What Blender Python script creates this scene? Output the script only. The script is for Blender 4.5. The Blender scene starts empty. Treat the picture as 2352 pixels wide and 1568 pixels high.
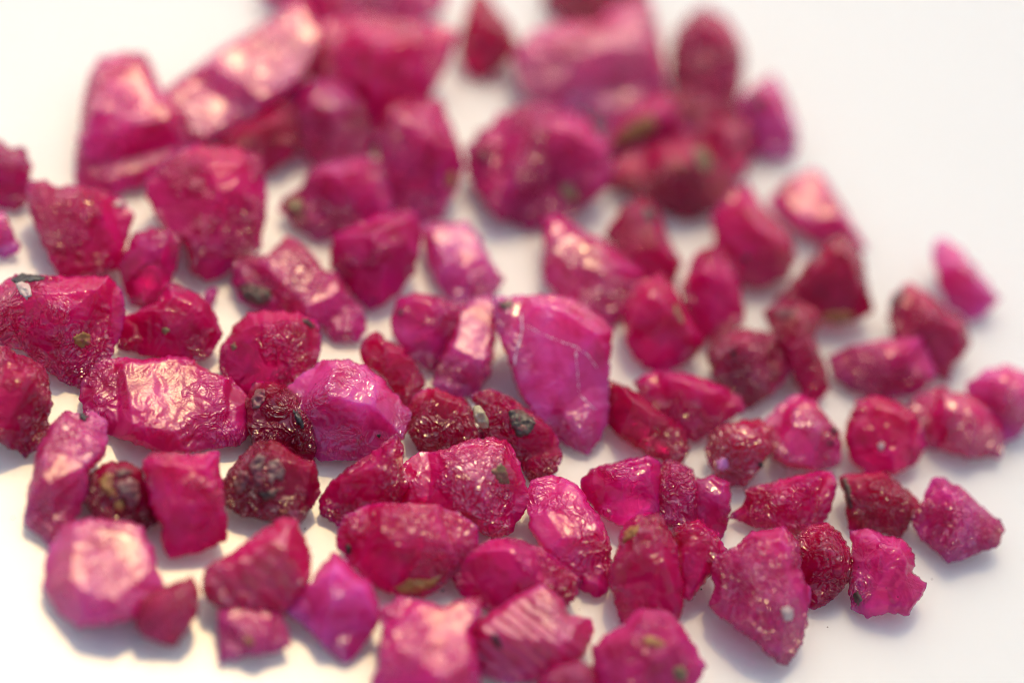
import bpy, math, random
import numpy as np
from mathutils import Vector, Matrix
from mathutils.geometry import delaunay_2d_cdt

scene = bpy.context.scene
COL = scene.collection
R = math.radians

# ------------------------------------------------------------------ camera
ELEV, ROLL, HFOV = R(45.0), R(14.0), R(16.0)
PXW, PXH = 2352.0, 1568.0          # the units the outlines were measured in (1000 of them = 1 unit of the scene)
FRAME = PXW / 1000.0
DIST = FRAME / (2 * math.tan(HFOV / 2))
fwd = np.array([0.0, math.cos(ELEV), -math.sin(ELEV)])
r0 = np.array([1.0, 0.0, 0.0])
u0 = np.array([0.0, math.sin(ELEV), math.cos(ELEV)])
cr = math.cos(ROLL) * r0 + math.sin(ROLL) * u0
cu = -math.sin(ROLL) * r0 + math.cos(ROLL) * u0
EYE = -fwd * DIST

cam = bpy.data.cameras.new("camera")
camo = bpy.data.objects.new("camera", cam)
COL.objects.link(camo)
m = Matrix.Identity(4)
for i in range(3):
    m[i][0], m[i][1], m[i][2], m[i][3] = cr[i], cu[i], -fwd[i], EYE[i]
camo.matrix_world = m
cam.sensor_width = 36.0
cam.angle = HFOV
cam.clip_start, cam.clip_end = 0.1, 200.0
scene.camera = camo


def ray(x, y):
    """directions from the eye through measured points"""
    x = np.asarray(x, float); y = np.asarray(y, float)
    d = fwd[None] * DIST + cr[None] * ((x - PXW / 2) / 1000.0)[:, None] + cu[None] * (-(y - PXH / 2) / 1000.0)[:, None]
    return d / np.linalg.norm(d, axis=1)[:, None]


def on_height(x, y, z):
    d = ray(x, y)
    t = (z - EYE[2]) / d[:, 2]
    return EYE[None] + d * t[:, None]


focus = on_height([1176.0], [1105.0], 0.07)[0]
cam.dof.use_dof = True
cam.dof.focus_distance = float(np.dot(focus - EYE, fwd))
cam.dof.aperture_fstop = 0.285
cam.dof.aperture_blades = 0

# ------------------------------------------------------------------ daylight
SUN_EL, SUN_AZ = R(53.0), R(-8.0)        # azimuth measured from +Y, negative towards -X
sdir = np.array([math.sin(SUN_AZ) * math.cos(SUN_EL), math.cos(SUN_AZ) * math.cos(SUN_EL), math.sin(SUN_EL)])
world = bpy.data.worlds.new("World")
scene.world = world
world.use_nodes = True
nt = world.node_tree
nt.nodes.clear()
sky = nt.nodes.new("ShaderNodeTexSky")
sky.sky_type = 'NISHITA'
sky.sun_disc = False
sky.sun_elevation = SUN_EL
sky.sun_rotation = SUN_AZ
sky.air_density = 1.0
sky.dust_density = 3.3
sky.ozone_density = 0.8
bg = nt.nodes.new("ShaderNodeBackground")
bg.inputs["Strength"].default_value = 0.15
out = nt.nodes.new("ShaderNodeOutputWorld")
nt.links.new(sky.outputs[0], bg.inputs[0])
nt.links.new(bg.outputs[0], out.inputs[0])

sun = bpy.data.lights.new("sun", 'SUN')
sun.energy = 1.45
sun.angle = R(1.2)
sun.color = (1.0, 0.68, 0.28)
suno = bpy.data.objects.new("sun", sun)
COL.objects.link(suno)
suno.rotation_euler = Vector(-sdir).to_track_quat('-Z', 'Y').to_euler()
suno.location = tuple(sdir * 20)

vs = scene.view_settings
vs.view_transform = 'Standard'
vs.look = 'None'
vs.gamma = 1.0
vs.exposure = 0.24
scene.cycles.use_denoising = True
scene.cycles.denoising_prefilter = 'NONE'
scene.cycles.max_bounces = 10
scene.cycles.diffuse_bounces = 4
scene.cycles.glossy_bounces = 4
scene.cycles.sample_clamp_indirect = 6.0
scene.cycles.filter_width = 1.1
scene.cycles.adaptive_threshold = 0.015

# ------------------------------------------------------------------ noise for shapes
_rs = np.random.RandomState(11)
_perm = _rs.permutation(512).astype(np.int64)
_perm = np.concatenate([_perm, _perm, _perm])
_g = _rs.normal(size=(512, 2)); _g /= np.linalg.norm(_g, axis=1)[:, None]


def perlin(x, y, s=0):
    x = np.asarray(x, float) + 37.17 * s; y = np.asarray(y, float) + 11.73 * s
    xi = np.floor(x).astype(np.int64); yi = np.floor(y).astype(np.int64)
    xf, yf = x - xi, y - yi
    u = xf * xf * xf * (xf * (xf * 6 - 15) + 10); v = yf * yf * yf * (yf * (yf * 6 - 15) + 10)

    def gr(i, j):
        g = _g[_perm[(_perm[(xi + i) & 511] + ((yi + j) & 511)) & 1023] & 511]
        return g[:, 0] * (xf - i) + g[:, 1] * (yf - j)
    a = gr(0, 0) * (1 - u) + gr(1, 0) * u
    b = gr(0, 1) * (1 - u) + gr(1, 1) * u
    return (a * (1 - v) + b * v) * 1.5


def fbm(x, y, s=0, o=4, ridged=False):
    t, a = 0, 1.0
    for i in range(o):
        n = perlin(x * 2 ** i, y * 2 ** i, s + i * 3)
        t = t + a * ((0.5 - np.abs(n)) if ridged else n)
        a *= 0.5
    return t


# ------------------------------------------------------------------ outlines
def pts(s):
    v = s.replace(",", " ").split()
    return np.array(v, float).reshape(-1, 2)


def area(p):
    x, y = p[:, 0], p[:, 1]
    return 0.5 * float(np.sum(x * np.roll(y, -1) - y * np.roll(x, -1)))


def resample(p, step):
    q = np.vstack([p, p[:1]])
    d = np.linalg.norm(np.diff(q, axis=0), axis=1)
    s = np.concatenate([[0], np.cumsum(d)])
    n = max(8, int(s[-1] / step))
    t = np.arange(n) * s[-1] / n
    return np.stack([np.interp(t, s, q[:, 0]), np.interp(t, s, q[:, 1])], 1)


def smooth_ring(p, k):
    for _ in range(k):
        p = 0.5 * p + 0.25 * (np.roll(p, 1, 0) + np.roll(p, -1, 0))
    return p


def rough_outline(p, step, jag, seed, soft=2, wl=40.0):
    p = smooth_ring(resample(p, step), soft)
    t = np.roll(p, -1, 0) - np.roll(p, 1, 0)
    t /= np.linalg.norm(t, axis=1)[:, None] + 1e-9
    nrm = np.stack([t[:, 1], -t[:, 0]], 1)
    f = fbm(p[:, 0] / wl, p[:, 1] / wl, seed, 5, True) - 0.55
    f2 = fbm(p[:, 0] / 11.0, p[:, 1] / 11.0, seed + 3, 2)
    return p + nrm * (f * jag + f2 * 0.28 * jag)[:, None]


def seg_dist(p, ring):
    a = ring; b = np.roll(ring, -1, 0)
    ab = b - a
    L = (ab ** 2).sum(1) + 1e-12
    best = np.full(len(p), 1e9)
    for i in range(len(a)):
        w = p - a[i]
        t = np.clip((w @ ab[i]) / L[i], 0, 1)
        dd = w - t[:, None] * ab[i]
        np.minimum(best, (dd ** 2).sum(1), out=best)
    return np.sqrt(best)


def inside(p, ring):
    a = ring; b = np.roll(ring, -1, 0)
    c = np.zeros(len(p), bool)
    for i in range(len(a)):
        y1, y2 = a[i, 1], b[i, 1]
        if y1 == y2:
            continue
        hit = (y1 > p[:, 1]) != (y2 > p[:, 1])
        xx = a[i, 0] + (p[:, 1] - y1) * (b[i, 0] - a[i, 0]) / (y2 - y1)
        c ^= hit & (p[:, 0] < xx)
    return c


def lattice(ring, step, rng):
    lo, hi = ring.min(0), ring.max(0)
    xs = np.arange(lo[0], hi[0], step); ys = np.arange(lo[1], hi[1], step * 0.866)
    X, Y = np.meshgrid(xs, ys)
    X = X + (np.arange(len(ys)) % 2)[:, None] * step * 0.5
    p = np.stack([X.ravel(), Y.ravel()], 1) + rng.uniform(-0.18, 0.18, (X.size, 2)) * step
    p = p[inside(p, ring)]
    d = seg_dist(p, ring)
    k = d > step * 0.55
    return p[k], d[k]


def fill(ring, inner):
    n = len(ring)
    allp = np.vstack([ring, inner])
    vs_, es, fs, ov, oe, of = delaunay_2d_cdt([Vector(q) for q in allp], [(i, (i + 1) % n) for i in range(n)], [], 1, 1e-6)
    v = np.array([(q[0], q[1]) for q in vs_])
    src = np.array([o[0] if len(o) else -1 for o in ov])
    f = [tuple(t) for t in fs if len(t) == 3]
    return v, src, f


class Stone:
    """a traced outline given its place on the plate, its own depth and broken faces"""

    def __init__(s, outline, seed, k=0.58, top=0.22, flat=None, plat=0.30, rough=0.65, lift=0.0, sides=8, bev=1.9, jag=7.0, grow=1.075, flute=None):
        s.seed = seed
        s.rng = np.random.RandomState(seed * 7 + 5)
        p = pts(outline)
        if area(p) < 0:
            p = p[::-1]
        p = p.mean(0) + (p - p.mean(0)) * grow
        s.flute = flute
        s.poly = p
        s.ring = rough_outline(p, 3.4, jag, seed, 1)
        s.size = math.sqrt(abs(area(p))) / 1000.0
        s.k, s.lift, s.rough, s.bev = k, lift, rough, bev
        # lowest point of the outline on the plate
        up = -(s.ring[:, 1]) * math.cos(ROLL) + (s.ring[:, 0]) * math.sin(ROLL)     # measured along u0
        s.low = up.min()
        s.zb = 0.012 + lift
        rim = s.rim(s.ring)
        c = rim.mean(0)
        s.base = np.array([c[0], c[1], 0.0])
        z1 = rim[:, 2].max() + top * s.size
        s.zrange = (rim[:, 2].min(), z1)
        P = []
        if isinstance(flat, str):
            # a face that mirrors the sun ("sun") or the bright haze beside it ("sky") towards the lens
            v = (EYE - s.base); v /= np.linalg.norm(v)
            el, az = (SUN_EL, SUN_AZ) if flat == "sun" else (SUN_EL + R(s.rng.uniform(2, 5)), SUN_AZ + R(s.rng.uniform(-6, 6)))
            g = np.array([math.sin(az) * math.cos(el), math.cos(az) * math.cos(el), math.sin(el)])
            hv = v + g
            tx, ty = hv[0] / hv[2], hv[1] / hv[2]
        elif flat is None:
            a = s.rng.uniform(0, 2 * math.pi); t = s.rng.uniform(0.10, 0.45)
            tx, ty = t * math.cos(a), t * math.sin(a) - 0.12
        else:
            tx, ty = flat
        cen = c + np.array([0, 0.10 * s.size, 0])
        P.append((np.array([tx, ty, 1.0]), np.array([cen[0], cen[1], z1])))
        a0 = s.rng.uniform(0, 1)
        for i in range(sides):
            az = 2 * math.pi * (i + a0 + s.rng.uniform(-0.3, 0.3)) / sides
            st = s.rng.uniform(0.55, 1.9)
            dr = np.array([math.cos(az), math.sin(az), 0])
            q = cen + dr * s.size * plat * s.rng.uniform(0.55, 1.25)
            zq = z1 - (tx * (q[0] - cen[0]) + ty * (q[1] - cen[1]))
            P.append((dr * st + np.array([0, 0, 1.0]), np.array([q[0], q[1], zq])))
        # one or two small chips
        for i in range(2):
            az = s.rng.uniform(-math.pi, 0.2)
            dr = np.array([math.cos(az), math.sin(az), 0])
            q = cen + dr * s.size * plat * 1.25
            P.append((dr * s.rng.uniform(0.8, 2.2) + np.array([s.rng.uniform(-.3, .3), 0, 1.0]), np.array([q[0], q[1], z1 - 0.18 * s.size * s.rng.uniform(.6, 1.6)])))
        s.planes = [(n / np.linalg.norm(n), q) for n, q in P]

    def rim(s, p):
        up = -(p[:, 1]) * math.cos(ROLL) + (p[:, 0]) * math.sin(ROLL)
        t = (up - s.low) / 1000.0
        z = s.zb + s.k * math.cos(ELEV) * t
        d = ray(p[:, 0], p[:, 1])
        tt = (z - EYE[2]) / d[:, 2]
        return EYE[None] + d * tt[:, None]

    def height(s, p, d):
        """how far the front stands towards the eye from the rim surface; d: distance to the outline"""
        Rm = s.rim(p)
        v = EYE[None] - Rm
        v /= np.linalg.norm(v, axis=1)[:, None]
        dd = d / 1000.0
        bev = s.bev * dd
        h = np.full(len(p), 9.0)
        for n, q in s.planes:
            nv = v @ n
            hh = np.where(nv > 0.08, ((q[None] - Rm) @ n) / np.maximum(nv, 0.08), 9.0)
            h = np.minimum(h, hh)
        h = np.minimum(h, bev + 0.02)
        h = np.maximum(h, 0.28 * np.minimum(bev, 0.35 * s.size))
        S = s.size * 1000.0
        x, y = p[:, 0] / S, p[:, 1] / S
        wx = x + 0.08 * perlin(x * 5, y * 5, s.seed + 40); wy = y + 0.08 * perlin(x * 5, y * 5, s.seed + 41)
        n1 = fbm(wx * 2.2, wy * 2.2, s.seed, 3)
        n2 = fbm(wx * 6.5, wy * 6.5, s.seed + 5, 3, True)
        st = np.floor((n1 + 0.3 * x) * 7.0) / 7.0
        e = np.clip(dd / (0.10 * s.size), 0, 1)
        msk = np.clip(perlin(x * 2.1, y * 2.1, s.seed + 21) * 1.6 + 0.55, 0.12, 1.0)
        h = h + s.size * s.rough * e * (0.034 * n1 + 0.045 * (n2 - 0.45) * msk + 0.03 * (st - n1) * msk)
        if s.flute:
            ang, per, amp = s.flute
            q = (p[:, 0] * math.cos(ang) + p[:, 1] * math.sin(ang)) / per + 0.35 * perlin(x * 2, y * 2, s.seed + 9)
            h = h + s.size * amp * e * (np.abs((q % 1.0) - 0.5) * 2 - 0.5)
        return Rm, v, np.maximum(h, 0.0)

    def mesh(s, name, step=3.4, mat=None):
        inner, d = lattice(s.ring, step, s.rng)
        v, src, f = fill(s.ring, inner)
        nr = len(s.ring)
        dist = np.zeros(len(v))
        isr = (src >= 0) & (src < nr)
        ii = ~isr
        dist[ii] = seg_dist(v[ii], s.ring)
        Rm, vd, h = s.height(v, dist)
        h[isr] = 0
        V = Rm + vd * h[:, None]
        V[:, 2] = np.maximum(V[:, 2], 0.004)
        # the underside: falls away from the rim and lies flat on the plate
        inner2, d2 = lattice(s.ring, 14.0, s.rng)
        vb, sb, fb = fill(s.ring, inner2)
        isb = (sb >= 0) & (sb < nr)
        db = np.zeros(len(vb)); db[~isb] = seg_dist(vb[~isb], s.ring)
        Rb, vdb, _ = s.height(vb, db)
        hb = -np.minimum(1.9 * db / 1000.0, 0.75 * s.size)
        B = Rb + vdb * hb[:, None]
        floor = 0.0005 + max(0.0, s.lift)
        low = B[:, 2] < floor
        t = (floor - Rb[:, 2]) / np.where(np.abs(vdb[:, 2]) < 1e-6, 1e-6, vdb[:, 2])
        B[low] = (Rb + vdb * t[:, None])[low]
        # join on the shared ring
        first = {}
        for i, q in enumerate(src):
            if 0 <= q < nr:
                first[q] = i
        idx = np.zeros(len(vb), int)
        extra = []
        for i, q in enumerate(sb):
            if 0 <= q < nr and q in first:
                idx[i] = first[q]
            else:
                idx[i] = len(V) + len(extra)
                extra.append(B[i])
        A = np.vstack([V, np.array(extra).reshape(-1, 3)]) - s.base[None]
        faces = []
        for t in f:
            faces.append(t)
        for t in fb:
            a, b, c = idx[t[0]], idx[t[1]], idx[t[2]]
            if len({a, b, c}) == 3:
                faces.append((a, c, b))
        me = bpy.data.meshes.new(name)
        me.from_pydata(A.tolist(), [], faces)
        me.update()
        # outward faces: the front must face the eye
        e = Vector(EYE - s.base)
        pf = me.polygons[0]
        if (e - pf.center).dot(pf.normal) < 0:
            me.flip_normals()
        me.polygons.foreach_set("use_smooth", [True] * len(me.polygons))
        if mat:
            me.materials.append(mat)
        return me

    def patch(s, name, outline, mat, raise_=0.003, step=4.0, seed=0, bump=0.008):
        """a grain, a crust or a painted glint on the front of this stone"""
        p = pts(outline)
        if area(p) < 0:
            p = p[::-1]
        ring = rough_outline(p, 2.2, 5.0, s.seed + 60 + seed, 1, 13.0)
        inner, _ = lattice(ring, step, s.rng)
        v, src, f = fill(ring, inner)
        d = seg_dist(v, ring)
        ds = np.where(inside(v, s.ring), seg_dist(v, s.ring), 0.0)
        Rm, vd, h = s.height(v, ds)
        n = fbm(v[:, 0] / 14.0, v[:, 1] / 14.0, s.seed + seed, 3)
        dd = d / 1000.0
        up = np.minimum(1.3 * dd, raise_) * (1 + 0.6 * n) + bump * 0.5 * n * np.clip(dd / 0.01, 0, 1)
        F = Rm + vd * (h + np.maximum(up, 0) + 0.0008)[:, None]
        Bk = Rm + vd * (h - 0.02 - 0.4 * np.minimum(dd, 0.03))[:, None]
        N = len(v)
        faces = [t for t in f] + [(t[0] + N, t[2] + N, t[1] + N) for t in f]
        inv = {}
        for i, q in enumerate(src):
            if 0 <= q < len(ring):
                inv[q] = i
        ks = [inv[q] for q in range(len(ring)) if q in inv]
        for a, b in zip(ks, ks[1:] + ks[:1]):
            faces += [(a, a + N, b + N), (a, b + N, b)]
        me = bpy.data.meshes.new(name)
        A = np.vstack([F, Bk]) - s.base[None]
        A[:, 2] = np.maximum(A[:, 2], 0.002)
        me.from_pydata(A.tolist(), [], faces)
        me.update()
        e = Vector(EYE - s.base)
        pf = me.polygons[0]
        if (e - pf.center).dot(pf.normal) < 0:
            me.flip_normals()
        me.polygons.foreach_set("use_smooth", [True] * len(me.polygons))
        me.materials.append(mat)
        return me


# ------------------------------------------------------------------ materials
def nodes(name):
    m = bpy.data.materials.new(name)
    m.use_nodes = True
    t = m.node_tree
    t.nodes.clear()
    o = t.nodes.new("ShaderNodeOutputMaterial")
    b = t.nodes.new("ShaderNodeBsdfPrincipled")
    t.links.new(b.outputs[0], o.inputs[0])
    return m, t, b


def N(t, kind, **kw):
    n = t.nodes.new(kind)
    for k, v in kw.items():
        if k.startswith("i_"):
            n.inputs[k[2:].replace("_", " ")].default_value = v
        else:
            setattr(n, k, v)
    return n


def ramp(t, src, lo, hi, a=0.0, b=1.0):
    r = N(t, "ShaderNodeMapRange")
    r.inputs["From Min"].default_value = lo; r.inputs["From Max"].default_value = hi
    r.inputs["To Min"].default_value = a; r.inputs["To Max"].default_value = b
    t.links.new(src, r.inputs["Value"])
    return r.outputs["Result"]


def math_(t, op, a, b):
    n = N(t, "ShaderNodeMath", operation=op)
    for i, x in enumerate((a, b)):
        if isinstance(x, (int, float)):
            n.inputs[i].default_value = x
        else:
            t.links.new(x, n.inputs[i])
    return n.outputs[0]


def mixc(t, f, a, b):
    n = N(t, "ShaderNodeMix", data_type='RGBA')
    for i, x in ((0, f), (6, a), (7, b)):
        if isinstance(x, (int, float)):
            n.inputs[i].default_value = x
        elif isinstance(x, tuple):
            n.inputs[i].default_value = (*x, 1.0)
        else:
            t.links.new(x, n.inputs[i])
    return n.outputs[2]


def coords(t):
    """object coordinates shifted per object so no two stones share a pattern"""
    tc = N(t, "ShaderNodeTexCoord")
    oi = N(t, "ShaderNodeObjectInfo")
    mu = N(t, "ShaderNodeVectorMath", operation='MULTIPLY_ADD')
    mu.inputs[1].default_value = (1, 1, 1)
    t.links.new(tc.outputs["Object"], mu.inputs[0])
    sc = N(t, "ShaderNodeVectorMath", operation='SCALE')
    sc.inputs[0].default_value = (31.0, 17.0, 23.0)
    t.links.new(oi.outputs["Random"], sc.inputs["Scale"])
    t.links.new(sc.outputs[0], mu.inputs[2])
    return mu.outputs[0], oi


def noise(t, vec, scale, detail=3, rough=0.5, dist=0.0):
    n = N(t, "ShaderNodeTexNoise")
    n.inputs["Scale"].default_value = scale
    n.inputs["Detail"].default_value = detail
    n.inputs["Roughness"].default_value = rough
    n.inputs["Distortion"].default_value = dist
    t.links.new(vec, n.inputs["Vector"])
    return n.outputs["Fac"]


def ruby(name, worm=1.0, rough=(0.10, 0.34), sss=0.75, haze=0.05, grain=1.0, trans=0.45, spec=0.42, gloss=3.8):
    m, t, b = nodes(name)
    vec, oi = coords(t)
    col = oi.outputs["Color"]
    # colour zoning inside the crystal: deeper and paler growth zones, a violet lean
    z1 = ramp(t, noise(t, vec, 7.0, 3, 0.55, 0.8), 0.36, 0.62)
    z2 = ramp(t, noise(t, vec, 22.0, 4, 0.6, 0.4), 0.48, 0.72)
    deep = N(t, "ShaderNodeMix", data_type='RGBA', blend_type='MULTIPLY')
    deep.inputs[0].default_value = 1.0
    t.links.new(col, deep.inputs[6]); deep.inputs[7].default_value = (0.64, 0.22, 0.42, 1)
    viol = N(t, "ShaderNodeMix", data_type='RGBA', blend_type='ADD')
    viol.inputs[0].default_value = 1.0
    t.links.new(col, viol.inputs[6]); viol.inputs[7].default_value = (0.04, 0.002, 0.06, 1)
    c = mixc(t, z1, deep.outputs[2], col)
    c = mixc(t, math_(t, 'MULTIPLY', z2, 0.55), c, viol.outputs[2])
    # milky pink blotches mixed into the base colour
    sk = ramp(t, noise(t, vec, 15.0, 6, 0.68, 0.8), 0.56, 0.74)
    c = mixc(t, math_(t, 'MULTIPLY', sk, haze), c, (0.80, 0.22, 0.42))
    # tiny dark specks
    sp = N(t, "ShaderNodeTexVoronoi"); sp.inputs["Scale"].default_value = 34.0
    t.links.new(vec, sp.inputs["Vector"])
    spk = math_(t, 'MULTIPLY', ramp(t, sp.outputs["Distance"], 0.10, 0.06), ramp(t, noise(t, vec, 12, 2), 0.56, 0.60))
    c = mixc(t, math_(t, 'MULTIPLY', spk, 0.8), c, (0.03, 0.012, 0.015))
    t.links.new(c, b.inputs["Base Color"])
    b.inputs["Subsurface Weight"].default_value = sss
    b.inputs["Subsurface Radius"].default_value = (1.0, 0.15, 0.35)
    b.inputs["Subsurface Scale"].default_value = 0.20
    b.inputs["IOR"].default_value = 1.5
    b.inputs["Specular IOR Level"].default_value = spec
    b.inputs["Transmission Weight"].default_value = trans
    # relief: etched worm lines, pits and fine grain
    w = noise(t, vec, 13.0, 2, 0.5, 2.0)
    ridge = math_(t, 'SUBTRACT', 1.0, ramp(t, math_(t, 'ABSOLUTE', math_(t, 'SUBTRACT', w, 0.5), 0), 0.0, 0.08))
    w2 = noise(t, vec, 25.0, 1.5, 0.5, 1.6)
    ridge2 = math_(t, 'SUBTRACT', 1.0, ramp(t, math_(t, 'ABSOLUTE', math_(t, 'SUBTRACT', w2, 0.5), 0), 0.0, 0.12))
    gr = noise(t, vec, 170.0, 2, 0.6)
    zone = ramp(t, noise(t, vec, 5.5, 3, 0.6), 0.465, 0.55, 0.05, 1.0)
    hsum = math_(t, 'ADD', math_(t, 'MULTIPLY', ridge, 0.60), math_(t, 'MULTIPLY', ridge2, 0.42))
    hsum = math_(t, 'ADD', hsum, math_(t, 'MULTIPLY', w2, 1.1))
    hsum = math_(t, 'MULTIPLY', math_(t, 'MULTIPLY', hsum, zone), worm)
    hsum = math_(t, 'ADD', hsum, math_(t, 'MULTIPLY', gr, 0.010 * grain))
    bp = N(t, "ShaderNodeBump"); bp.inputs["Strength"].default_value = 1.0; bp.inputs["Distance"].default_value = 0.022
    t.links.new(hsum, bp.inputs["Height"])
    t.links.new(bp.outputs[0], b.inputs["Normal"])
    t.links.new(ramp(t, noise(t, vec, 13.0, 3, 0.6), 0.35, 0.65, rough[0], rough[1]), b.inputs["Roughness"])
    # etched patches carry a harder, glassier skin than the plain breaks
    t.links.new(ramp(t, zone, 0.05, 1.0, spec * 0.7, spec * gloss), b.inputs["Specular IOR Level"])
    return m


def mineral(name, c1, c2, c3, rough=0.5, scale=40.0):
    m, t, b = nodes(name)
    vec, oi = coords(t)
    n1 = ramp(t, noise(t, vec, scale, 5, 0.65, 0.5), 0.40, 0.62)
    n2 = ramp(t, noise(t, vec, scale * 2.3, 4, 0.6, 0.3), 0.50, 0.66)
    c = mixc(t, n2, mixc(t, n1, c1, c2), c3)
    t.links.new(c, b.inputs["Base Color"])
    b.inputs["Roughness"].default_value = rough
    bp = N(t, "ShaderNodeBump"); bp.inputs["Strength"].default_value = 1.0; bp.inputs["Distance"].default_value = 0.0025
    t.links.new(noise(t, vec, 75.0, 5, 0.65, 0.8), bp.inputs["Height"])
    t.links.new(bp.outputs[0], b.inputs["Normal"])
    return m


MAT = {
    "etched": ruby("etched ruby", 0.8, (0.10, 0.20), trans=0.45),
    "smooth": ruby("smooth ruby", 0.4, (0.06, 0.16), 0.85, 0.05, 0.5, trans=0.6),
    "coarse": ruby("coarse ruby", 1.15, (0.12, 0.24), 0.65, 0.08, 1.6, trans=0.35),
    "gilded": ruby("gilded ruby", 0.3, (0.24, 0.33), 0.7, 0.06, 3.0, trans=0.35, spec=0.9, gloss=1.6),
    "sheen": ruby("sheen ruby", 0.45, (0.16, 0.26), 0.7, 0.06, 2.0, trans=0.35, spec=1.6, gloss=1.6),
    "clear": ruby("clear ruby", 0.18, (0.10, 0.20), 0.9, 0.03, 0.5, trans=0.25),
    "frost": ruby("frosted ruby", 0.22, (0.27, 0.34), 0.7, 0.05, 2.5, trans=0.3, spec=1.8, gloss=1.3),
    "satin": ruby("satin ruby", 0.45, (0.16, 0.30), 0.8, 0.05, 2.0, trans=0.4),
}
GRAINS = {
    "black_grain": mineral("black mineral", (0.012, 0.012, 0.014), (0.03, 0.03, 0.028), (0.09, 0.09, 0.08), 0.3),
    "ochre_grain": mineral("ochre mineral", (0.38, 0.16, 0.05), (0.42, 0.27, 0.06), (0.34, 0.05, 0.07), 0.45),
    "olive_grain": mineral("olive mineral", (0.28, 0.10, 0.07), (0.25, 0.22, 0.08), (0.12, 0.09, 0.05), 0.4),
    "pale_grain_and_glint": mineral("pale mineral and glint", (0.62, 0.46, 0.42), (0.58, 0.36, 0.36), (0.66, 0.56, 0.50), 0.4),  # pale inclusions, and one white glint painted as a patch
    "pale_olive": mineral("pale olive mineral", (0.47, 0.42, 0.26), (0.40, 0.36, 0.20), (0.55, 0.51, 0.38), 0.4),
    "grey_crust": mineral("grey crust", (0.24, 0.03, 0.06), (0.27, 0.19, 0.16), (0.12, 0.05, 0.05), 0.3, 26.0),
    "pale_chip": mineral("lilac chip", (0.85, 0.35, 0.75), (0.88, 0.45, 0.80), (0.80, 0.28, 0.66), 0.2),
    "fracture_line": mineral("white fracture", (0.85, 0.55, 0.70), (0.80, 0.45, 0.62), (0.88, 0.70, 0.78), 0.3),
    "dark_crust": mineral("dark crust", (0.05, 0.035, 0.03), (0.12, 0.10, 0.07), (0.22, 0.03, 0.05), 0.35, 30.0),
    "mossy_crust": mineral("mossy crust", (0.36, 0.20, 0.03), (0.22, 0.20, 0.17), (0.30, 0.03, 0.07), 0.45, 22.0),
}

# ------------------------------------------------------------------ the plate
def plate():
    m, t, b = nodes("white glazed plate")
    tc = N(t, "ShaderNodeTexCoord")
    vec = tc.outputs["Object"]
    b.inputs["Base Color"].default_value = (0.745, 0.81, 0.81, 1)
    b.inputs["Subsurface Weight"].default_value = 1.0
    b.inputs["Subsurface Radius"].default_value = (1.0, 0.9, 0.85)
    b.inputs["Subsurface Scale"].default_value = 0.28
    b.inputs["Roughness"].default_value = 0.25
    b.inputs["Specular IOR Level"].default_value = 0.36
    # hairline scratches: cell borders of stretched cells, only here and there
    hs = None
    for ang, sc, st in ((0.6, 5.0, 0.12), (2.1, 4.0, 0.10), (1.3, 7.0, 0.10)):
        mp = N(t, "ShaderNodeMapping")
        mp.inputs["Rotation"].default_value = (0, 0, ang)
        mp.inputs["Scale"].default_value = (sc, sc * st, 1)
        t.links.new(vec, mp.inputs["Vector"])
        wob = N(t, "ShaderNodeTexVoronoi", feature='DISTANCE_TO_EDGE')
        t.links.new(mp.outputs[0], wob.inputs["Vector"])
        line = ramp(t, wob.outputs["Distance"], 0.0, 0.012, 1.0, 0.0)
        line = math_(t, 'MULTIPLY', line, ramp(t, noise(t, vec, 2.3 + ang, 2), 0.47, 0.56))
        hs = line if hs is None else math_(t, 'ADD', hs, line)
    fine = noise(t, vec, 170.0, 3, 0.6)
    wav = noise(t, vec, 9.0, 2, 0.5)
    h = math_(t, 'ADD', math_(t, 'MULTIPLY', hs, -0.06), math_(t, 'MULTIPLY', fine, 0.35))
    h = math_(t, 'ADD', h, math_(t, 'MULTIPLY', wav, 1.5))
    bp = N(t, "ShaderNodeBump"); bp.inputs["Strength"].default_value = 0.5; bp.inputs["Distance"].default_value = 0.0012
    t.links.new(h, bp.inputs["Height"])
    t.links.new(bp.outputs[0], b.inputs["Normal"])
    me = bpy.data.meshes.new("tabletop")
    S = 9.0
    me.from_pydata([(-S, -S, 0), (S, -S, 0), (S, S, 0), (-S, S, 0), (-S, -S, -0.12), (S, -S, -0.12), (S, S, -0.12), (-S, S, -0.12)], [],
                   [(0, 1, 2, 3), (7, 6, 5, 4), (0, 4, 5, 1), (1, 5, 6, 2), (2, 6, 7, 3), (3, 7, 4, 0)])
    me.materials.append(m)
    o = bpy.data.objects.new("tabletop", me)
    o["kind"] = "structure"
    COL.objects.link(o)


plate()

# ------------------------------------------------------------------ the stones
TINT = {
    "R": (0.96, 0.013, 0.22), "D": (0.68, 0.007, 0.11), "M": (0.95, 0.018, 0.28), "P": (0.98, 0.05, 0.33),
    "L": (0.92, 0.06, 0.31), "K": (1.0, 0.10, 0.43), "W": (0.70, 0.06, 0.18), "B": (0.42, 0.007, 0.06),
}
SUN_FACE, SKY_FACE = "sun", "sky"


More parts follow.
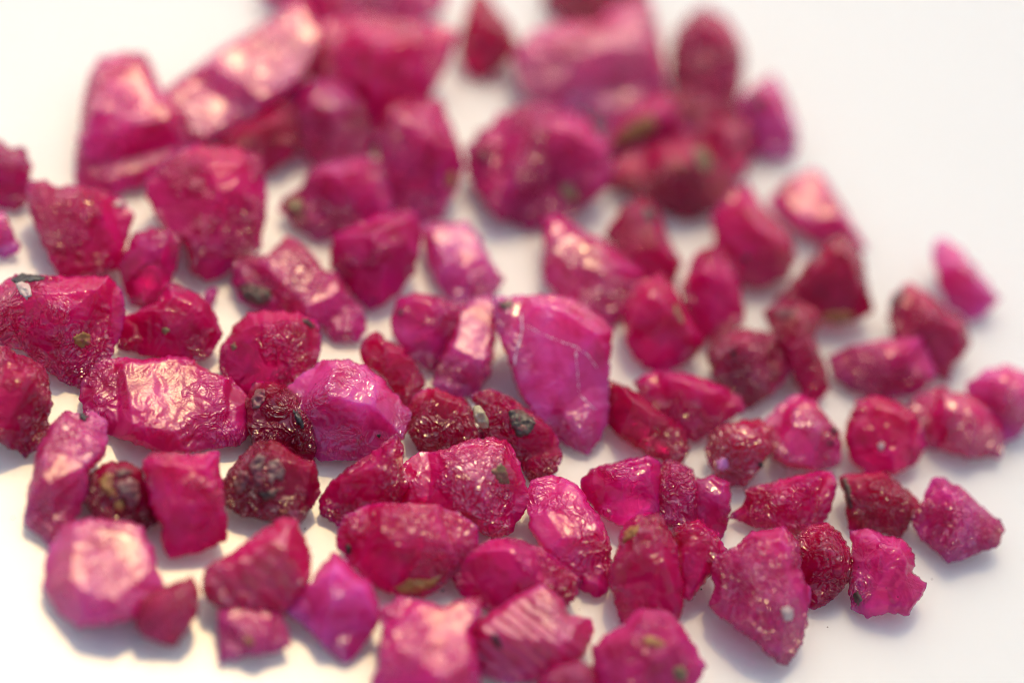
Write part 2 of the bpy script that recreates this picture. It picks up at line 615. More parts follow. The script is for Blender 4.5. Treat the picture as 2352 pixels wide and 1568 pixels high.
def stone(outline, tint, mat, label, grains=(), **kw):
    stone.n += 1
    s = Stone(outline, stone.n, **kw)
    gem = mat in MAT
    nm = "rough_ruby" if gem else "mineral_grain"
    o = bpy.data.objects.new(nm, s.mesh(nm, mat=MAT[mat] if gem else GRAINS[mat]))
    o.location = tuple(s.base)
    j = s.rng.uniform(0.88, 1.12)
    o.color = tuple(min(1.0, c * j) for c in TINT[tint]) + (1.0,)
    o["label"] = label
    o["category"] = "raw gemstone" if gem else "mineral grain"
    if gem:
        o["group"] = "rough rubies scattered on the white plate"
    COL.objects.link(o)
    for i, g in enumerate(grains):
        kind, ol = g[0], g[1]
        me = s.patch(kind, ol, GRAINS[kind], seed=i, **(g[2] if len(g) > 2 else {}))
        c = bpy.data.objects.new(kind, me)
        c.parent = o
        COL.objects.link(c)
    return s


stone.n = 0


def litter():
    """dark dust grains and one fine lint fibre lying on the plate"""
    m, t, bs = nodes("dust")
    bs.inputs["Base Color"].default_value = (0.05, 0.04, 0.045, 1); bs.inputs["Roughness"].default_value = 0.7
    rng = np.random.RandomState(4)
    V, Fc = [], []
    spots = [(1017, 1358, 4), (1610, 1354, 3), (1478, 1700, 3), (1585, 1470, 2.4), (1455, 1388, 2.4), (700, 1215, 2.6), (640, 1255, 2.2), (30, 1190, 2.4), (1900, 1440, 2.2), (2140, 1330, 2.0), (1330, 1400, 2.2), (90, 1330, 2)]
    for k in range(26):
        spots.append((rng.uniform(40, 2000), rng.uniform(700, 1560), rng.uniform(0.9, 1.7)))
    for x, y, r in spots:
        c = on_height([x], [y], 0.0)[0]
        a = len(V)
        for dx, dy, dz in ((1, 0, .4), (-.5, .8, .3), (-.6, -.9, .4), (0.1, 0, 1.3), (0, 0, 0.02)):
            q = rng.uniform(.6, 1.4, 3)
            V.append((c[0] + dx * q[0] * r / 1000, c[1] + dy * q[1] * r / 1000, 0.0006 + dz * q[2] * r / 1000))
        Fc += [(a, a + 1, a + 3), (a + 1, a + 2, a + 3), (a + 2, a, a + 3), (a + 1, a, a + 4), (a + 2, a + 1, a + 4), (a, a + 2, a + 4)]
    me = bpy.data.meshes.new("dust_grains"); me.from_pydata(V, [], Fc); me.materials.append(m)
    o = bpy.data.objects.new("dust_grains", me); o["kind"] = "stuff"; COL.objects.link(o)

    m2, t2, b2 = nodes("lint")
    b2.inputs["Base Color"].default_value = (0.75, 0.62, 0.66, 1)
    path = [on_height([x], [y], z)[0] for x, y, z in ((1824, 1030, .055), (1819, 1055, .05), (1814, 1080, .03), (1808, 1102, .004))]
    V, Fc = [], []
    for i, p in enumerate(path):
        for j in range(6):
            a = j * math.pi / 3
            V.append(tuple(p - path[-1] + (cr * math.cos(a) + fwd * math.sin(a)) * 0.0016))
    for i in range(len(path) - 1):
        for j in range(6):
            k = (j + 1) % 6
            Fc.append((i * 6 + j, i * 6 + k, i * 6 + 6 + k, i * 6 + 6 + j))
    me = bpy.data.meshes.new("lint_fibre"); me.from_pydata(V, [], Fc); me.materials.append(m2)
    o = bpy.data.objects.new("lint_fibre", me); o.location = tuple(path[-1])
    o["label"] = "fine pale lint fibre sticking down from the copper-striped magenta stone"; o["category"] = "fibre"
    COL.objects.link(o)


litter()
S = stone
G = SUN_FACE
F = SKY_FACE


def VEIN(s, w=4):
    """outline of a thin wavering line"""
    c = resample(np.vstack([pts(s), pts(s)[::-1]]), 9.0)
    c = c[:len(c) // 2 + 1]
    d = np.gradient(c, axis=0); d /= np.linalg.norm(d, axis=1)[:, None] + 1e-9
    n = np.stack([-d[:, 1], d[:, 0]], 1)
    k = (0.36 * w * (0.8 + 0.8 * perlin(c[:, 0] / 17.0, c[:, 1] / 17.0, 3)))[:, None]
    k[0] *= 0.3; k[-1] *= 0.3
    r = np.vstack([c + n * k, (c - n * k)[::-1]])
    return ("fracture_line", " ".join("%.1f,%.1f" % tuple(q) for q in r), {"raise_": 0.001, "step": 3.0})


# --- far end of the scatter, well out of focus
S("590,-40 700,-60 800,-40 830,30 780,70 720,60 690,15 620,5", "M", "satin", "blurred magenta stone cut off by the picture's top edge, behind the frosted block's tip", grow=1.1)
S("800,-50 960,-60 1020,-20 1010,25 960,52 880,58 830,30", "P", "sheen", "blurred pale-topped pink stone, cut by the picture's top edge above the largest dark one", flat=F, grow=1.1)
S("705,110 740,60 830,42 960,60 1040,80 1022,140 990,200 970,240 930,295 900,330 860,290 820,215 740,185 700,160", "R", "satin", "largest blurred stone of the far heap, deep red with a lilac lower corner", flat=(0.2, -0.1), sides=5, grow=1.1)
S("1060,80 1075,20 1095,-30 1130,10 1170,60 1190,110 1150,150 1110,180 1075,165 1055,120", "D", "smooth", "dark red pointed stone alone between two pale gaps at the far end", grow=1.1)
S("1250,-40 1330,-60 1460,-60 1480,0 1420,30 1360,58 1300,50 1262,15", "D", "smooth", "dark red stone cut by the picture's top edge, behind the big lilac stone", grow=1.1)
S("1190,130 1230,80 1290,60 1360,60 1420,22 1480,5 1500,70 1515,150 1520,190 1490,240 1440,290 1400,270 1350,250 1270,240 1215,210 1200,170", "L", "frost", "big blurred lilac stone with a frosty crust in the far heap", flat=F, lift=0.02, top=0.2, k=0.34, plat=0.48, bev=2.6, grow=1.1)
S("1545,130 1555,80 1585,42 1620,22 1660,42 1690,82 1705,130 1700,180 1690,230 1640,242 1570,235 1545,190", "W", "satin", "upright egg-shaped stone, dull red and smooth, far out of focus", k=0.7, flat=(0.1, -0.9), sides=4, grow=1.1)
S("1700,230 1740,200 1780,178 1800,215 1825,280 1830,330 1815,360 1760,362 1730,340 1710,290", "K", "clear", "bright pink thin-tipped stone at the far heap's outer edge, beside the egg-shaped one",
  [("dark_crust", "1722,240 1748,212 1762,222 1745,250 1728,262")], grow=1.1)
S("1520,235 1570,215 1680,238 1720,262 1690,292 1600,288 1555,300", "W", "coarse", "blurred dusty pink stone wedged under the egg-shaped stone", grow=1.1)
S("1380,335 1410,280 1470,240 1530,212 1562,260 1580,312 1520,332 1450,352 1400,362", "L", "coarse", "dusty red ochre-crusted stone between the big lilac stone and the wide dark red one",
  [("ochre_grain", "1405,318 1445,285 1490,262 1515,285 1480,318 1430,338", {"raise_": 0.003})], grow=1.1)
S("1590,290 1640,272 1720,275 1735,330 1722,370 1700,402 1660,400 1620,342 1592,312", "R", "smooth", "glowing crimson stone touching the bright pink thin-tipped one", grow=1.1)
S("1400,420 1430,372 1500,337 1580,315 1640,340 1672,390 1690,430 1650,470 1580,502 1530,482 1470,442 1410,437", "D", "coarse", "wide dark red stone with white flecks and a yellow-green patch near its top",
  [("olive_grain", "1592,340 1622,335 1640,372 1622,398 1600,378")], grow=1.1)
S("1080,350 1110,310 1150,275 1210,250 1290,255 1350,290 1382,340 1400,400 1362,450 1310,482 1250,512 1200,516 1150,492 1110,450 1088,400", "L", "coarse", "big rounded purple stone with glittering crust and one black spot on its edge",
  [("black_grain", "1100,352 1112,344 1124,352 1123,366 1110,372 1100,364"), ("olive_grain", "1285,425 1310,420 1330,455 1312,468 1296,450")], flat=(0.25, -0.35), top=0.22, grow=1.1, rough=1.5, sides=5, plat=0.22, jag=13.0)
S("655,235 690,200 750,190 800,205 835,242 855,300 850,350 815,366 770,376 735,386 700,352 665,310", "P", "smooth", "smooth rose-red rounded stone leaning on the foot of the frosted block", top=0.2, grow=1.1)
S("500,325 560,285 625,245 660,225 680,290 690,335 650,370 605,402 590,357 530,345", "D", "coarse", "dark wine-red stone in shade under the frosted block", grow=1.1)
S("900,250 960,240 1010,240 1030,290 1045,330 1062,380 1038,440 1010,490 960,510 920,490 890,440 880,380 872,320", "P", "satin", "tall rose-red stone with a jagged edge and a yellowish flaw at its foot",
  [("ochre_grain", "1022,405 1040,390 1050,410 1036,438 1026,432", {"raise_": 0.002})], top=0.2, grow=1.1)
S("380,215 445,165 540,100 630,45 660,20 690,15 702,45 735,90 715,130 690,175 660,205 625,235 560,275 495,310 455,328 430,300 405,262 395,248", "M", "frost", "long squared block with a big frosted pale lilac face, tilted in the far heap",
  lift=0.03, k=0.26, flat=F, plat=0.62, sides=4, bev=4.0, top=0.10, rough=0.12, grow=1.1)
S("235,145 290,132 335,140 350,180 362,205 400,237 425,270 430,330 400,380 330,412 270,434 215,432 183,417 182,340 192,290 200,230 215,175", "M", "gilded", "tall blurred stone with copper glints on its front, standing apart beside the frosted block",
  flat=G, top=0.14, k=0.34, rough=0.45, plat=0.48, bev=2.6, grow=1.1)
S("715,390 760,375 830,365 872,380 887,430 892,480 852,500 800,530 730,548 690,520 650,477 660,455 700,430", "P", "etched", "rose-pink stone with a greenish tip, in front of the smooth rose-red rounded stone",
  [("olive_grain", "652,474 664,452 690,452 700,475 688,500 670,492", {"raise_": 0.0025})], grow=1.1)
S("370,395 410,365 450,345 540,350 590,366 602,430 600,500 590,560 550,592 500,625 470,634 440,612 430,560 380,520 345,450 345,420", "R", "coarse", "large heart-shaped crimson stone with a grainy frosted lower half", top=0.18, flat=(0.15, -0.25), grow=1.1)
S("1258,510 1280,490 1330,530 1390,560 1430,590 1472,622 1450,682 1400,742 1350,722 1300,692 1255,640 1253,570", "P", "sheen", "frost-covered salmon-pink stone with a pointed upper end", flat=F, top=0.2, k=0.34, plat=0.48, bev=2.6, grow=1.1)
S("1395,540 1430,480 1470,460 1510,480 1530,540 1562,600 1542,652 1490,642 1430,592", "R", "smooth", "crimson wedge with a smooth magenta lower face and a dull dark spot on top",
  [("dark_crust", "1478,478 1496,474 1508,490 1498,512 1484,504", {"raise_": 0.002})], grow=1.1)
S("1640,500 1680,450 1720,430 1760,490 1810,540 1822,592 1802,632 1740,657 1690,642 1650,582", "R", "etched", "crimson stone with a tiny black pit, in the gap below the salmon chip",
  [("black_grain", "1705,590 1718,585 1722,598 1712,604")], grow=1.1)
S("1770,470 1810,420 1870,395 1900,420 1940,490 1982,562 1950,582 1890,562 1830,522", "P", "gilded", "pink chip with salmon glints, standing in the open above the dark triangular stone", flat=G, top=0.14, rough=0.45, k=0.34, plat=0.48, bev=2.6, grow=1.1)
S("1570,660 1600,590 1650,570 1690,620 1700,680 1707,732 1660,772 1610,772 1580,712", "R", "etched", "red stone with pale flecks, half hidden behind the stone with an olive-streaked ridge", grow=1.1)
S("1770,710 1830,640 1900,560 1935,545 1975,580 1985,640 2000,710 1960,732 1900,732 1830,712", "D", "smooth", "dark triangular stone with flat smooth sides and an ochre foot",
  [("ochre_grain", "1885,722 1925,716 1965,718 1950,738 1925,745 1900,736", {"raise_": 0.005})], k=0.75, flat=(0.25, -1.1), sides=3, rough=0.6, grow=1.1)
S("2145,600 2150,560 2175,550 2220,590 2260,640 2290,680 2250,722 2225,732 2180,702 2155,642", "K", "clear", "bright pink almond-shaped stone lying farthest out by itself", flat=(-0.5, -0.2), sides=3, rough=0.5, grow=1.1)
# --- the left bank
S("-40,320 5,325 25,345 55,340 72,380 65,420 75,450 40,482 0,472 -40,460", "M", "etched", "ragged magenta stone cut by the picture's side edge, upper one of the pair there")
S("-40,480 10,490 25,520 35,550 48,560 38,580 15,592 -40,577", "K", "clear", "clear pink sliver cut by the picture's side edge, under the ragged magenta stone")
S("70,425 100,418 140,432 190,430 240,445 275,462 299,490 296,520 277,575 285,605 240,625 180,634 140,627 110,582 80,502 68,460", "R", "coarse", "crimson stone whose rough face carries one small bright white glint on its rim",
  [("pale_grain_and_glint", "258,466 272,458 288,465 284,476 266,476", {"raise_": 0.0025})], flat=(-0.1, -0.35))  # the white glint on the rim is painted as a pale raised patch
S("290,575 310,540 350,525 390,530 413,555 405,602 390,652 370,682 330,702 300,692 285,652 272,610", "M", "smooth", "plump glossy magenta stone between the heart-shaped stone and the one with a white glint")
S("470,670 485,658 500,666 496,690 480,706 465,695", "K", "smooth", "tiny pink crumb behind the ragged-topped stone", k=0.4)
S("-20,700 0,662 40,638 90,640 170,641 240,640 271,670 279,710 270,757 250,812 230,862 190,887 150,872 110,847 60,802 0,792 -20,772", "R", "etched", "big glassy red stone with a black rear edge and an amber spot",
  [("black_grain", "22,645 48,627 80,631 106,636 98,646 60,648 40,652", {"raise_": 0.005}), ("pale_grain_and_glint", "34,648 50,643 68,655 74,680 62,690 44,672", {"raise_": 0.003}),
   ("ochre_grain", "168,772 190,762 208,770 206,790 190,800 172,790", {"raise_": 0.002})], flat=(0.15, -0.3), top=0.18)
S("280,745 295,725 340,705 365,690 375,660 390,651 420,665 455,680 480,700 496,740 503,765 490,790 475,816 440,826 385,821 330,811 274,796 284,770", "R", "etched", "ragged-topped crimson stone with wavy etched lines and a green fleck at its middle",
  [("olive_grain", "372,752 384,750 390,762 380,770 372,764", {"raise_": 0.002})], flat=(0.0, -0.5))
S("545,600 580,590 620,590 660,550 690,560 740,620 770,632 800,682 829,712 831,750 815,779 760,779 735,742 660,717 600,712 560,690 543,650", "M", "gilded", "magenta slab with a sunlit copper top face and a dark crumbly corner",
  [("dark_crust", "546,655 570,650 600,658 625,668 618,700 590,704 565,692 552,675", {"raise_": 0.006})], flat=G, top=0.10, plat=0.48, rough=0.45, k=0.34, bev=2.6)
S("765,612 770,545 800,530 860,500 920,485 955,490 963,560 950,622 920,662 880,692 850,707 815,672", "M", "etched", "violet-tinted rounded stone with a frosty upper side, next to the copper-faced slab", flat=(0.3, -0.35))
S("970,520 1000,515 1050,515 1075,512 1095,540 1120,590 1152,635 1140,662 1100,692 1040,692 1010,652 985,602 975,560", "K", "gilded", "squarish bright pink chip with faint copper bands, standing in the pale clearing", flat=G, top=0.12, rough=0.45, k=0.34, plat=0.48, bev=2.6)
S("905,720 915,690 950,673 1000,680 1040,700 1062,690 1050,740 1020,802 1000,852 960,832 920,792 900,750", "P", "etched", "pink stone with milky streaks and a black nick, touching the copper-fronted one",
  [("black_grain", "916,712 924,708 926,718 920,728 914,722", {"raise_": 0.002})])
S("1050,722 1090,690 1130,684 1141,720 1135,792 1125,852 1100,892 1060,912 1010,892 995,872 1015,822 1035,772", "K", "gilded", "upright pink stone with a broad golden copper front", flat=G, top=0.12, plat=0.48, rough=0.45, k=0.34, bev=2.6)
S("545,745 575,720 625,718 680,722 720,740 735,775 725,822 705,857 680,872 640,887 610,902 565,902 530,882 508,847 511,800 530,770", "R", "etched", "dark crimson chunky stone with silvery glints and a brown upper edge",
  [("dark_crust", "690,728 712,735 726,750 718,756 700,744", {"raise_": 0.002}), ("olive_grain", "528,790 540,786 544,800 534,806", {"raise_": 0.002})], flat=(0.2, -0.3), top=0.2)
S("200,880 235,835 280,825 330,832 390,825 440,830 480,860 520,870 555,905 569,925 566,990 540,1016 500,1021 440,1031 380,1036 330,1021 280,1001 240,986 205,951 194,910", "M", "gilded", "wide purple-magenta stone with a flat cracked face blazing copper in the sun", flat=G, top=0.08, plat=0.48, rough=0.8, k=0.34, bev=2.6)
S("830,802 850,775 870,764 890,785 925,800 950,832 973,872 965,892 945,922 930,932 905,902 880,867 842,842", "D", "smooth", "small dark garnet-red stone with a ridged facet, behind the rounded hexagonal pink one", flat=(0.5, -0.5), grow=1.1)
S("-30,800 20,805 60,825 105,850 113,900 118,930 110,960 113,990 90,1022 60,1047 40,1032 0,1012 -30,1000", "D", "coarse", "dark red stone with a pale frosted crown, cut by the picture's side edge", flat=(-0.2, -0.2))
S("935,950 960,905 990,893 1030,905 1065,920 1085,945 1091,975 1107,1005 1092,1027 1040,1037 1000,1037 970,1042 945,1002", "D", "etched", "dark red stone with a silver lace-like glitter patch, beside the pale green grain", flat=(0.25, -0.35), top=0.2)
S("1085,915 1130,897 1165,910 1200,935 1240,960 1265,985 1281,1010 1286,1060 1270,1082 1235,1097 1210,1103 1195,1062 1170,1022 1120,1012 1105,985 1108,950", "D", "etched", "deep red stone with raised ridges and a mossy dark pit on its shoulder",
  [("dark_crust", "1165,945 1190,938 1222,955 1232,972 1215,998 1190,1005 1175,980", {"raise_": 0.003})], flat=(0.3, -0.5))
S("1088,935 1100,932 1112,945 1122,965 1121,982 1108,985 1096,972 1088,955", "L", "pale_olive", "small pale olive-green mineral grain stuck between two dark red stones", lift=0.09, k=0.6, rough=0.4, jag=3)
S("660,905 700,870 740,840 790,834 840,850 875,880 910,920 931,950 915,1002 880,1022 835,1047 790,1047 740,1047 720,1032 700,982 670,932", "K", "clear", "rounded hexagonal pink stone, satiny and bright, with one black speck on its lower edge",
  [("black_grain", "866,998 873,996 875,1004 868,1006", {"raise_": 0.0015})], flat=(0.12, -0.12), top=0.14, plat=0.34, grow=1.11)
S("568,920 585,885 620,880 660,890 690,930 715,970 723,1020 715,1062 690,1064 640,1032 590,1027 570,985", "B", "coarse", "dark red grey-capped stone with a black streak, pressed against the hexagonal pink one",
  [("grey_crust", "576,918 590,892 606,890 612,910 598,935 582,940", {"raise_": 0.004}), ("black_grain", "672,940 684,942 696,965 698,985 686,978 678,960", {"raise_": 0.004})])
S("1140,692 1190,690 1260,685 1310,695 1370,730 1402,760 1396,830 1391,910 1391,960 1370,1002 1345,1032 1310,1017 1270,992 1230,952 1200,902 1170,822 1150,760", "K", "clear", "largest clear pink stone, crossed by thin white fracture lines, brown at its top corner",
  [("dark_crust", "1140,700 1160,688 1182,690 1178,704 1158,712", {"raise_": 0.003}),
   VEIN("1205,745 1240,765 1290,785 1320,795 1350,815 1375,850"), VEIN("1322,800 1325,840 1330,900", 3), VEIN("1330,905 1350,925 1375,948", 3), VEIN("1196,720 1200,760 1185,810 1180,850", 7)],
  flat=(-0.12, -0.7), top=0.12, rough=0.35, plat=0.42, sides=6)
S("1435,702 1470,650 1520,635 1550,670 1580,732 1612,782 1580,822 1530,847 1480,837 1445,792", "R", "etched", "crimson stone with an olive-streaked ridge and white sparkles down its front",
  [("olive_grain", "1545,690 1556,700 1572,735 1566,745 1552,720", {"raise_": 0.002})], grow=1.1)
S("1760,722 1800,700 1850,700 1885,730 1872,780 1890,832 1902,882 1870,922 1840,902 1810,832 1780,782", "D", "etched", "tall dark red stone with a grey-capped top, below the dark triangular one",
  [("grey_crust", "1772,712 1800,704 1828,708 1822,726 1790,730", {"raise_": 0.003})], grow=1.1)
S("2045,732 2055,682 2090,655 2130,675 2170,710 2215,740 2226,790 2190,832 2175,872 2140,852 2120,792 2060,782", "W", "coarse", "dusty wine-red stone with a black-green upper corner, beneath the almond-shaped one",
  [("black_grain", "2048,700 2055,680 2072,664 2080,672 2066,690 2056,712", {"raise_": 0.003})])
S("1905,822 1960,795 2050,780 2110,775 2130,822 2146,862 2100,902 2020,912 1950,892 1920,862", "P", "coarse", "wide boat-shaped rose stone with a streaky top and crimson base", flat=(0.1, -0.2), top=0.14)
S("1465,880 1510,855 1570,860 1640,880 1690,910 1702,940 1650,972 1600,1007 1570,1002 1530,962 1480,922", "R", "etched", "blurred rosy red stone with white flecks, lying behind the glassy deep red one", flat=(0.1, -0.2), grow=1.1)
S("1630,812 1650,775 1700,760 1780,770 1816,800 1811,852 1770,902 1720,930 1680,912 1640,862", "W", "coarse", "rounded stone evenly covered in a pinkish sugary frost, with a greenish black fleck",
  [("black_grain", "1676,808 1690,804 1694,816 1682,822", {"raise_": 0.002})], grow=1.1)
S("2225,882 2270,850 2310,843 2360,860 2400,900 2370,962 2330,1002 2300,1012 2280,952 2228,912", "K", "clear", "clear bright pink stone cut by the picture's far side edge", flat=(-0.3, -0.4), rough=0.5)
S("2080,952 2110,912 2160,890 2230,912 2290,962 2302,1012 2290,1047 2220,1047 2140,1027 2100,992", "R", "sheen", "crimson stone with broad white glints beside the clear pink one at the edge", flat=F, top=0.2)
S("1950,972 1970,922 2020,912 2070,932 2112,972 2122,1022 2100,1062 2050,1087 1990,1082 1955,1052 1944,1010", "R", "etched", "round red stone with a ring-shaped whitish etching around a greenish dot",
  [("pale_grain_and_glint", "2016,1020 2026,1012 2034,1022 2030,1034 2018,1034", {"raise_": 0.0015})])
S("1750,977 1790,937 1830,910 1870,922 1890,952 1920,982 1931,1022 1925,1062 1880,1077 1820,1072 1775,1052 1775,1002", "M", "sheen", "magenta stone striped with copper bars and peppered with black flecks",
  [("black_grain", "1908,985 1918,980 1924,994 1914,1002", {"raise_": 0.002}), ("black_grain", "1900,1012 1910,1010 1914,1022 1904,1026", {"raise_": 0.002})], flat=G, top=0.16, rough=0.45)
S("1630,1002 1650,982 1700,968 1740,965 1771,985 1771,1032 1745,1072 1710,1112 1680,1112 1640,1082 1624,1040", "D", "sheen", "glossy dark red stone with a wavy white reflection and a lilac corner chip",
  [("black_grain", "1738,1064 1752,1060 1756,1070 1744,1076", {"raise_": 0.003}), ("pale_chip", "1642,1060 1656,1050 1674,1056 1672,1072 1662,1084 1650,1076", {"raise_": 0.004})], flat=F, rough=0.9)
S("1395,882 1430,885 1470,910 1520,950 1560,980 1576,1020 1566,1050 1540,1060 1490,1042 1440,1012 1400,972 1397,930", "D", "smooth", "glassy deep red stone with sharp clean edges, leaning against the big clear pink one", flat=(0.2, -0.5), grow=1.1)
# --- near side
S("1595,1102 1640,1095 1676,1110 1676,1162 1670,1202 1650,1242 1620,1212 1600,1182", "P", "smooth", "magenta stone half hidden behind the frosty-topped square one", grow=1.1)
S("1340,1107 1360,1080 1420,1065 1480,1050 1512,1065 1515,1130 1510,1182 1470,1192 1440,1205 1400,1192 1370,1167 1350,1142", "M", "smooth", "clear magenta stone with fine inner cracks and a copper gleam on its shoulder", flat=(0.1, -0.3), grow=1.1)
S("1512,1077 1540,1060 1590,1080 1605,1130 1609,1162 1595,1202 1555,1212 1515,1192 1513,1130", "P", "etched", "square pink stone with a frosty white-etched top, standing against the clear magenta one", flat=(0.1, -0.35), grow=1.1)
S("1680,1187 1720,1142 1712,1122 1770,1110 1850,1090 1905,1085 1916,1110 1905,1162 1885,1202 1840,1232 1790,1217 1720,1202", "R", "etched", "long crimson stone with a straight crest of silver sparkles", flat=(0.0, -0.7), top=0.2, rough=0.8)
S("1930,1097 1960,1090 2030,1088 2060,1110 2100,1142 2111,1167 2085,1202 2065,1230 2010,1217 1955,1217 1945,1152", "D", "etched", "dark red stone with copper dots on top and a black broken side",
  [("dark_crust", "1932,1098 1944,1094 1952,1120 1958,1165 1950,1172 1942,1140", {"raise_": 0.003})], flat=(0.15, -0.25))
S("2100,1192 2125,1152 2140,1105 2170,1100 2220,1132 2250,1162 2290,1192 2301,1217 2285,1252 2240,1267 2180,1287 2155,1262 2110,1227", "P", "coarse", "pink stone with a smooth raised fin and a ragged frosted skirt", flat=(0.3, -0.5))
S("1550,1217 1600,1195 1640,1225 1666,1262 1650,1297 1620,1332 1590,1372 1565,1367 1558,1310", "R", "etched", "crimson stone with silver line etching, tucked behind the tall ochre-tipped one", flat=(0.2, -0.4), grow=1.1)
S("1835,1232 1860,1212 1900,1205 1930,1230 1950,1267 1961,1312 1930,1352 1895,1382 1865,1392 1840,1362 1830,1302", "D", "etched", "small dark plum stone with glassy edges, between two pink ones on the near side", flat=(0.3, -0.5))
S("1955,1227 1990,1215 2030,1235 2070,1240 2101,1277 2095,1312 2123,1337 2110,1372 2085,1407 2040,1402 1990,1413 1960,1392 1953,1350 1960,1292", "P", "etched", "vivid pink stone with a smooth scooped upper face and a dark mottled foot",
  [("dark_crust", "1960,1362 1972,1356 1980,1378 1972,1392 1962,1384", {"raise_": 0.002})], flat=(0.15, -0.6), k=0.55)
S("1650,1277 1690,1262 1720,1230 1800,1218 1831,1250 1836,1312 1856,1352 1851,1412 1840,1462 1806,1519 1780,1512 1730,1462 1670,1422 1634,1390 1645,1352 1640,1310", "P", "etched", "large pink stone webbed with white etching, tapering to a blunt point, with grey chip",
  [("pale_grain_and_glint", "1792,1395 1812,1388 1826,1402 1822,1420 1806,1428 1796,1412", {"raise_": 0.002})], flat=(0.0, -0.35), top=0.10, plat=0.36)
S("1215,1142 1225,1110 1270,1098 1310,1110 1340,1137 1360,1172 1385,1202 1398,1252 1401,1312 1390,1352 1370,1363 1340,1352 1300,1312 1250,1262 1220,1212", "M", "gilded", "elongated magenta stone dusted with gold flecks and a white herringbone etching", flat=G, top=0.12, rough=0.45, k=0.34, plat=0.48, bev=2.6)
S("1410,1302 1425,1240 1440,1207 1470,1190 1510,1185 1530,1217 1550,1252 1560,1312 1566,1372 1555,1412 1500,1430 1430,1417 1415,1372 1405,1332", "R", "smooth", "tall upright crimson stone with an ochre crystal stuck near its top",
  [("ochre_grain", "1430,1250 1432,1222 1448,1208 1470,1206 1462,1224 1446,1240", {"raise_": 0.007})], k=0.65, flat=(0.1, -0.5), grow=1.1)
S("740,1147 770,1102 810,1072 860,1037 905,1005 921,1030 918,1082 930,1122 900,1180 830,1190 800,1207 775,1197 745,1177", "R", "etched", "wedge-shaped crimson stone with a pale speckled slope, behind the stone with the ochre rim", flat=(0.1, -0.6), grow=1.1)
S("915,1092 960,1047 1020,1035 1090,1015 1130,1010 1160,1018 1185,1057 1200,1112 1211,1142 1190,1187 1165,1222 1130,1237 1110,1222 1090,1202 1050,1182 980,1190 930,1160", "R", "sheen", "large crimson stone with pale lilac window-like reflections and a grey-green end",
  [("olive_grain", "1128,1080 1150,1062 1165,1075 1170,1110 1150,1112", {"raise_": 0.0015})], flat=F, top=0.16)
S("785,1217 800,1190 850,1160 930,1160 1000,1165 1050,1182 1090,1217 1091,1262 1055,1292 1010,1342 975,1363 920,1363 870,1342 820,1302 785,1262", "R", "satin", "big smooth crimson-pink stone with an ochre rim below and a round black inclusion",
  [("black_grain", "792,1250 800,1244 806,1258 804,1274 796,1270", {"raise_": 0.004}), ("ochre_grain", "905,1350 940,1330 985,1330 1012,1322 998,1345 972,1360 925,1362", {"raise_": 0.004})], flat=(0.12, -0.3), top=0.14)
S("1045,1322 1070,1282 1110,1250 1180,1240 1240,1262 1280,1292 1326,1332 1310,1372 1280,1392 1200,1400 1120,1392 1070,1367", "R", "coarse", "bubbly crimson stone behind the one with striped white faces", flat=(0.1, -0.3), grow=1.1)
S("515,1107 545,1062 590,1020 630,1017 690,1055 715,1060 723,1082 729,1132 705,1172 685,1197 640,1197 600,1187 560,1182 530,1167 511,1130", "B", "coarse", "dark stone veiled with grey-brown frost, with a tiny yellow grain at its foot",
  [("grey_crust", "532,1108 552,1082 566,1078 572,1100 562,1128 545,1138", {"raise_": 0.0015}), ("grey_crust", "572,1068 596,1040 612,1052 600,1084 604,1112 586,1120 580,1092", {"raise_": 0.0015}), ("grey_crust", "615,1060 640,1052 656,1082 650,1104 632,1098 622,1118 612,1090", {"raise_": 0.0015}), ("dark_crust", "590,1132 612,1128 640,1122 632,1142 606,1150", {"raise_": 0.0015}), ("ochre_grain", "638,1172 652,1168 660,1176 648,1184", {"raise_": 0.0025})], flat=(0.0, -0.5))
S("115,985 150,950 190,960 205,950 240,970 241,1020 235,1052 205,1077 200,1132 170,1192 120,1247 90,1217 61,1195 65,1142 80,1082 90,1032", "L", "gilded", "tall lilac stone with golden copper patches and a dark notched top",
  [("black_grain", "180,952 192,948 204,956 196,966 184,964", {"raise_": 0.004})], flat=G, top=0.10, plat=0.48, rough=0.45, k=0.34, bev=2.6)
S("210,1092 240,1065 290,1065 325,1082 335,1112 350,1152 360,1192 330,1217 290,1202 250,1197 215,1182 198,1150", "B", "coarse", "small dark stone crusted with yellow and grey minerals",
  [("ochre_grain", "226,1104 246,1084 262,1092 256,1118 270,1136 262,1146 240,1132", {"raise_": 0.0015}), ("grey_crust", "272,1108 298,1094 318,1106 322,1140 312,1166 294,1172 290,1146 276,1134", {"raise_": 0.0015}), ("ochre_grain", "262,1152 280,1150 288,1166 278,1176 264,1168", {"raise_": 0.0015}), ("dark_crust", "264,1078 290,1076 306,1084 284,1092 268,1096", {"raise_": 0.0015})])
S("330,1062 360,1045 440,1050 500,1042 505,1092 512,1152 518,1202 515,1237 470,1257 430,1267 390,1277 375,1242 370,1202 345,1152 335,1102", "R", "satin", "squared-off crimson stone with a straight upper edge and a pale diagonal crease", k=0.55, flat=(0.2, -0.7))
S("320,1382 350,1352 400,1340 435,1325 456,1350 455,1402 430,1442 400,1481 370,1472 330,1457 311,1430", "W", "satin", "small dull rose pebble lying between the frosted round stone and the striped wedge")
S("125,1252 150,1210 210,1195 280,1202 320,1212 345,1262 355,1312 376,1342 340,1382 310,1412 250,1427 185,1433 140,1402 107,1345 109,1300", "P", "frost", "rounded blurred stone with a large milky white face, nearest the picture's lower corner", flat=F, top=0.12, plat=0.48, k=0.34, bev=2.6, rough=0.5)
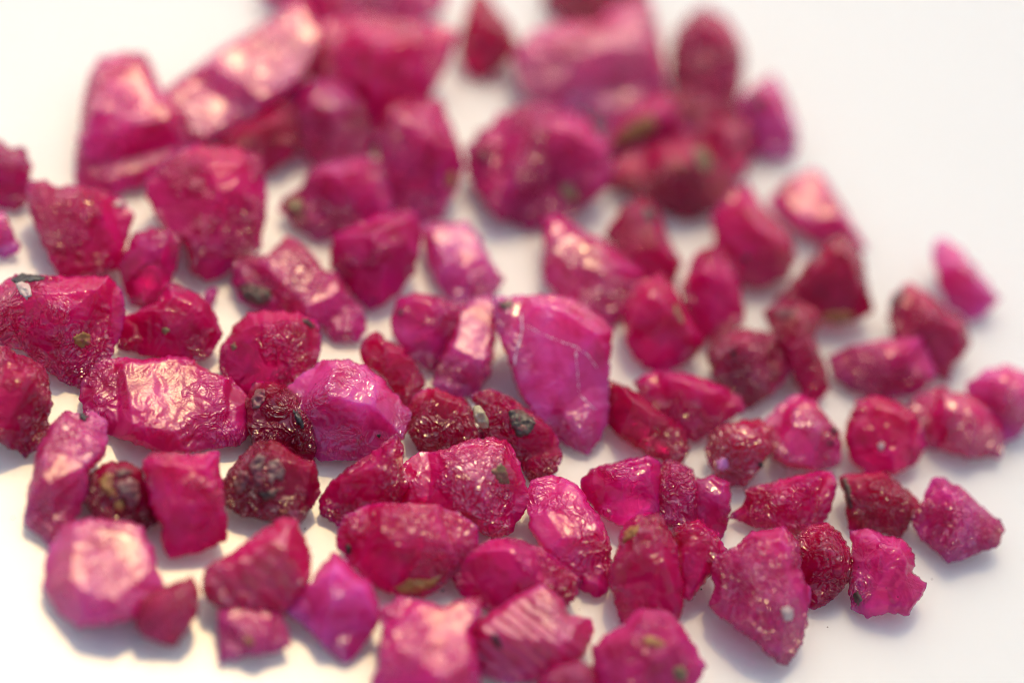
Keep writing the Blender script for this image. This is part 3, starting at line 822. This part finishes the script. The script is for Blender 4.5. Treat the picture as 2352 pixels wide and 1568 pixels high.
S("470,1342 480,1302 530,1272 580,1237 640,1195 680,1202 695,1242 711,1282 705,1332 670,1377 640,1422 590,1430 530,1405 480,1372", "R", "sheen", "crimson wedge crossed by broad white ribs of reflection", flat=F, top=0.2, flute=(2.3, 46.0, 0.05))
S("505,1402 560,1400 640,1410 655,1442 666,1475 640,1492 580,1502 510,1519 504,1460", "M", "gilded", "small magenta stone with copper gleams and a yellow dot, under the ribbed wedge",
  [("ochre_grain", "562,1468 574,1460 584,1470 580,1484 566,1486", {"raise_": 0.003})], flat=G, top=0.12, rough=0.45, k=0.34, plat=0.48, bev=2.6)
S("660,1402 690,1362 720,1332 745,1297 770,1270 810,1312 850,1342 866,1392 866,1422 835,1472 800,1515 780,1512 740,1472 700,1432", "K", "clear", "blurred clear pink diamond-shaped stone with a pale lower tip", flat=(0.05, -0.4), k=0.45, rough=0.5)
S("1080,1452 1110,1422 1150,1395 1200,1362 1245,1345 1290,1382 1300,1412 1350,1422 1356,1447 1335,1502 1280,1532 1230,1557 1170,1562 1110,1547 1090,1502", "P", "frost", "pink stone with white satin stripes across its face and a dark slit",
  [("black_grain", "1128,1460 1138,1452 1150,1472 1152,1492 1140,1486", {"raise_": 0.003})], flat=F, top=0.14, plat=0.48, k=0.34, bev=2.6, flute=(2.2, 26.0, 0.035), rough=0.4)
S("880,1402 920,1375 970,1385 1010,1395 1060,1380 1095,1375 1101,1412 1080,1452 1090,1502 1100,1572 1100,1640 880,1640 858,1572 875,1512 885,1452", "M", "gilded", "dark magenta stone with broad copper patches, cut by the picture's lower edge", flat=G, top=0.08, plat=0.48, rough=0.45, k=0.34, bev=2.6)
S("1235,1567 1270,1525 1330,1515 1375,1547 1385,1620 1230,1620", "R", "smooth", "crimson stone barely showing at the picture's lower edge, beside the striped pink one")
S("1365,1482 1400,1457 1430,1440 1470,1402 1530,1407 1565,1442 1590,1482 1616,1527 1595,1562 1575,1620 1480,1640 1390,1620 1370,1532", "P", "etched", "broad pink stone with yellowish stains, in front of the tall ochre-tipped one",
  [("ochre_grain", "1470,1470 1490,1458 1512,1464 1530,1478 1512,1486 1488,1480", {"raise_": 0.002}), ("olive_grain", "1545,1535 1565,1528 1580,1542 1572,1565 1552,1560", {"raise_": 0.002})], flat=(0.05, -0.2), top=0.14)
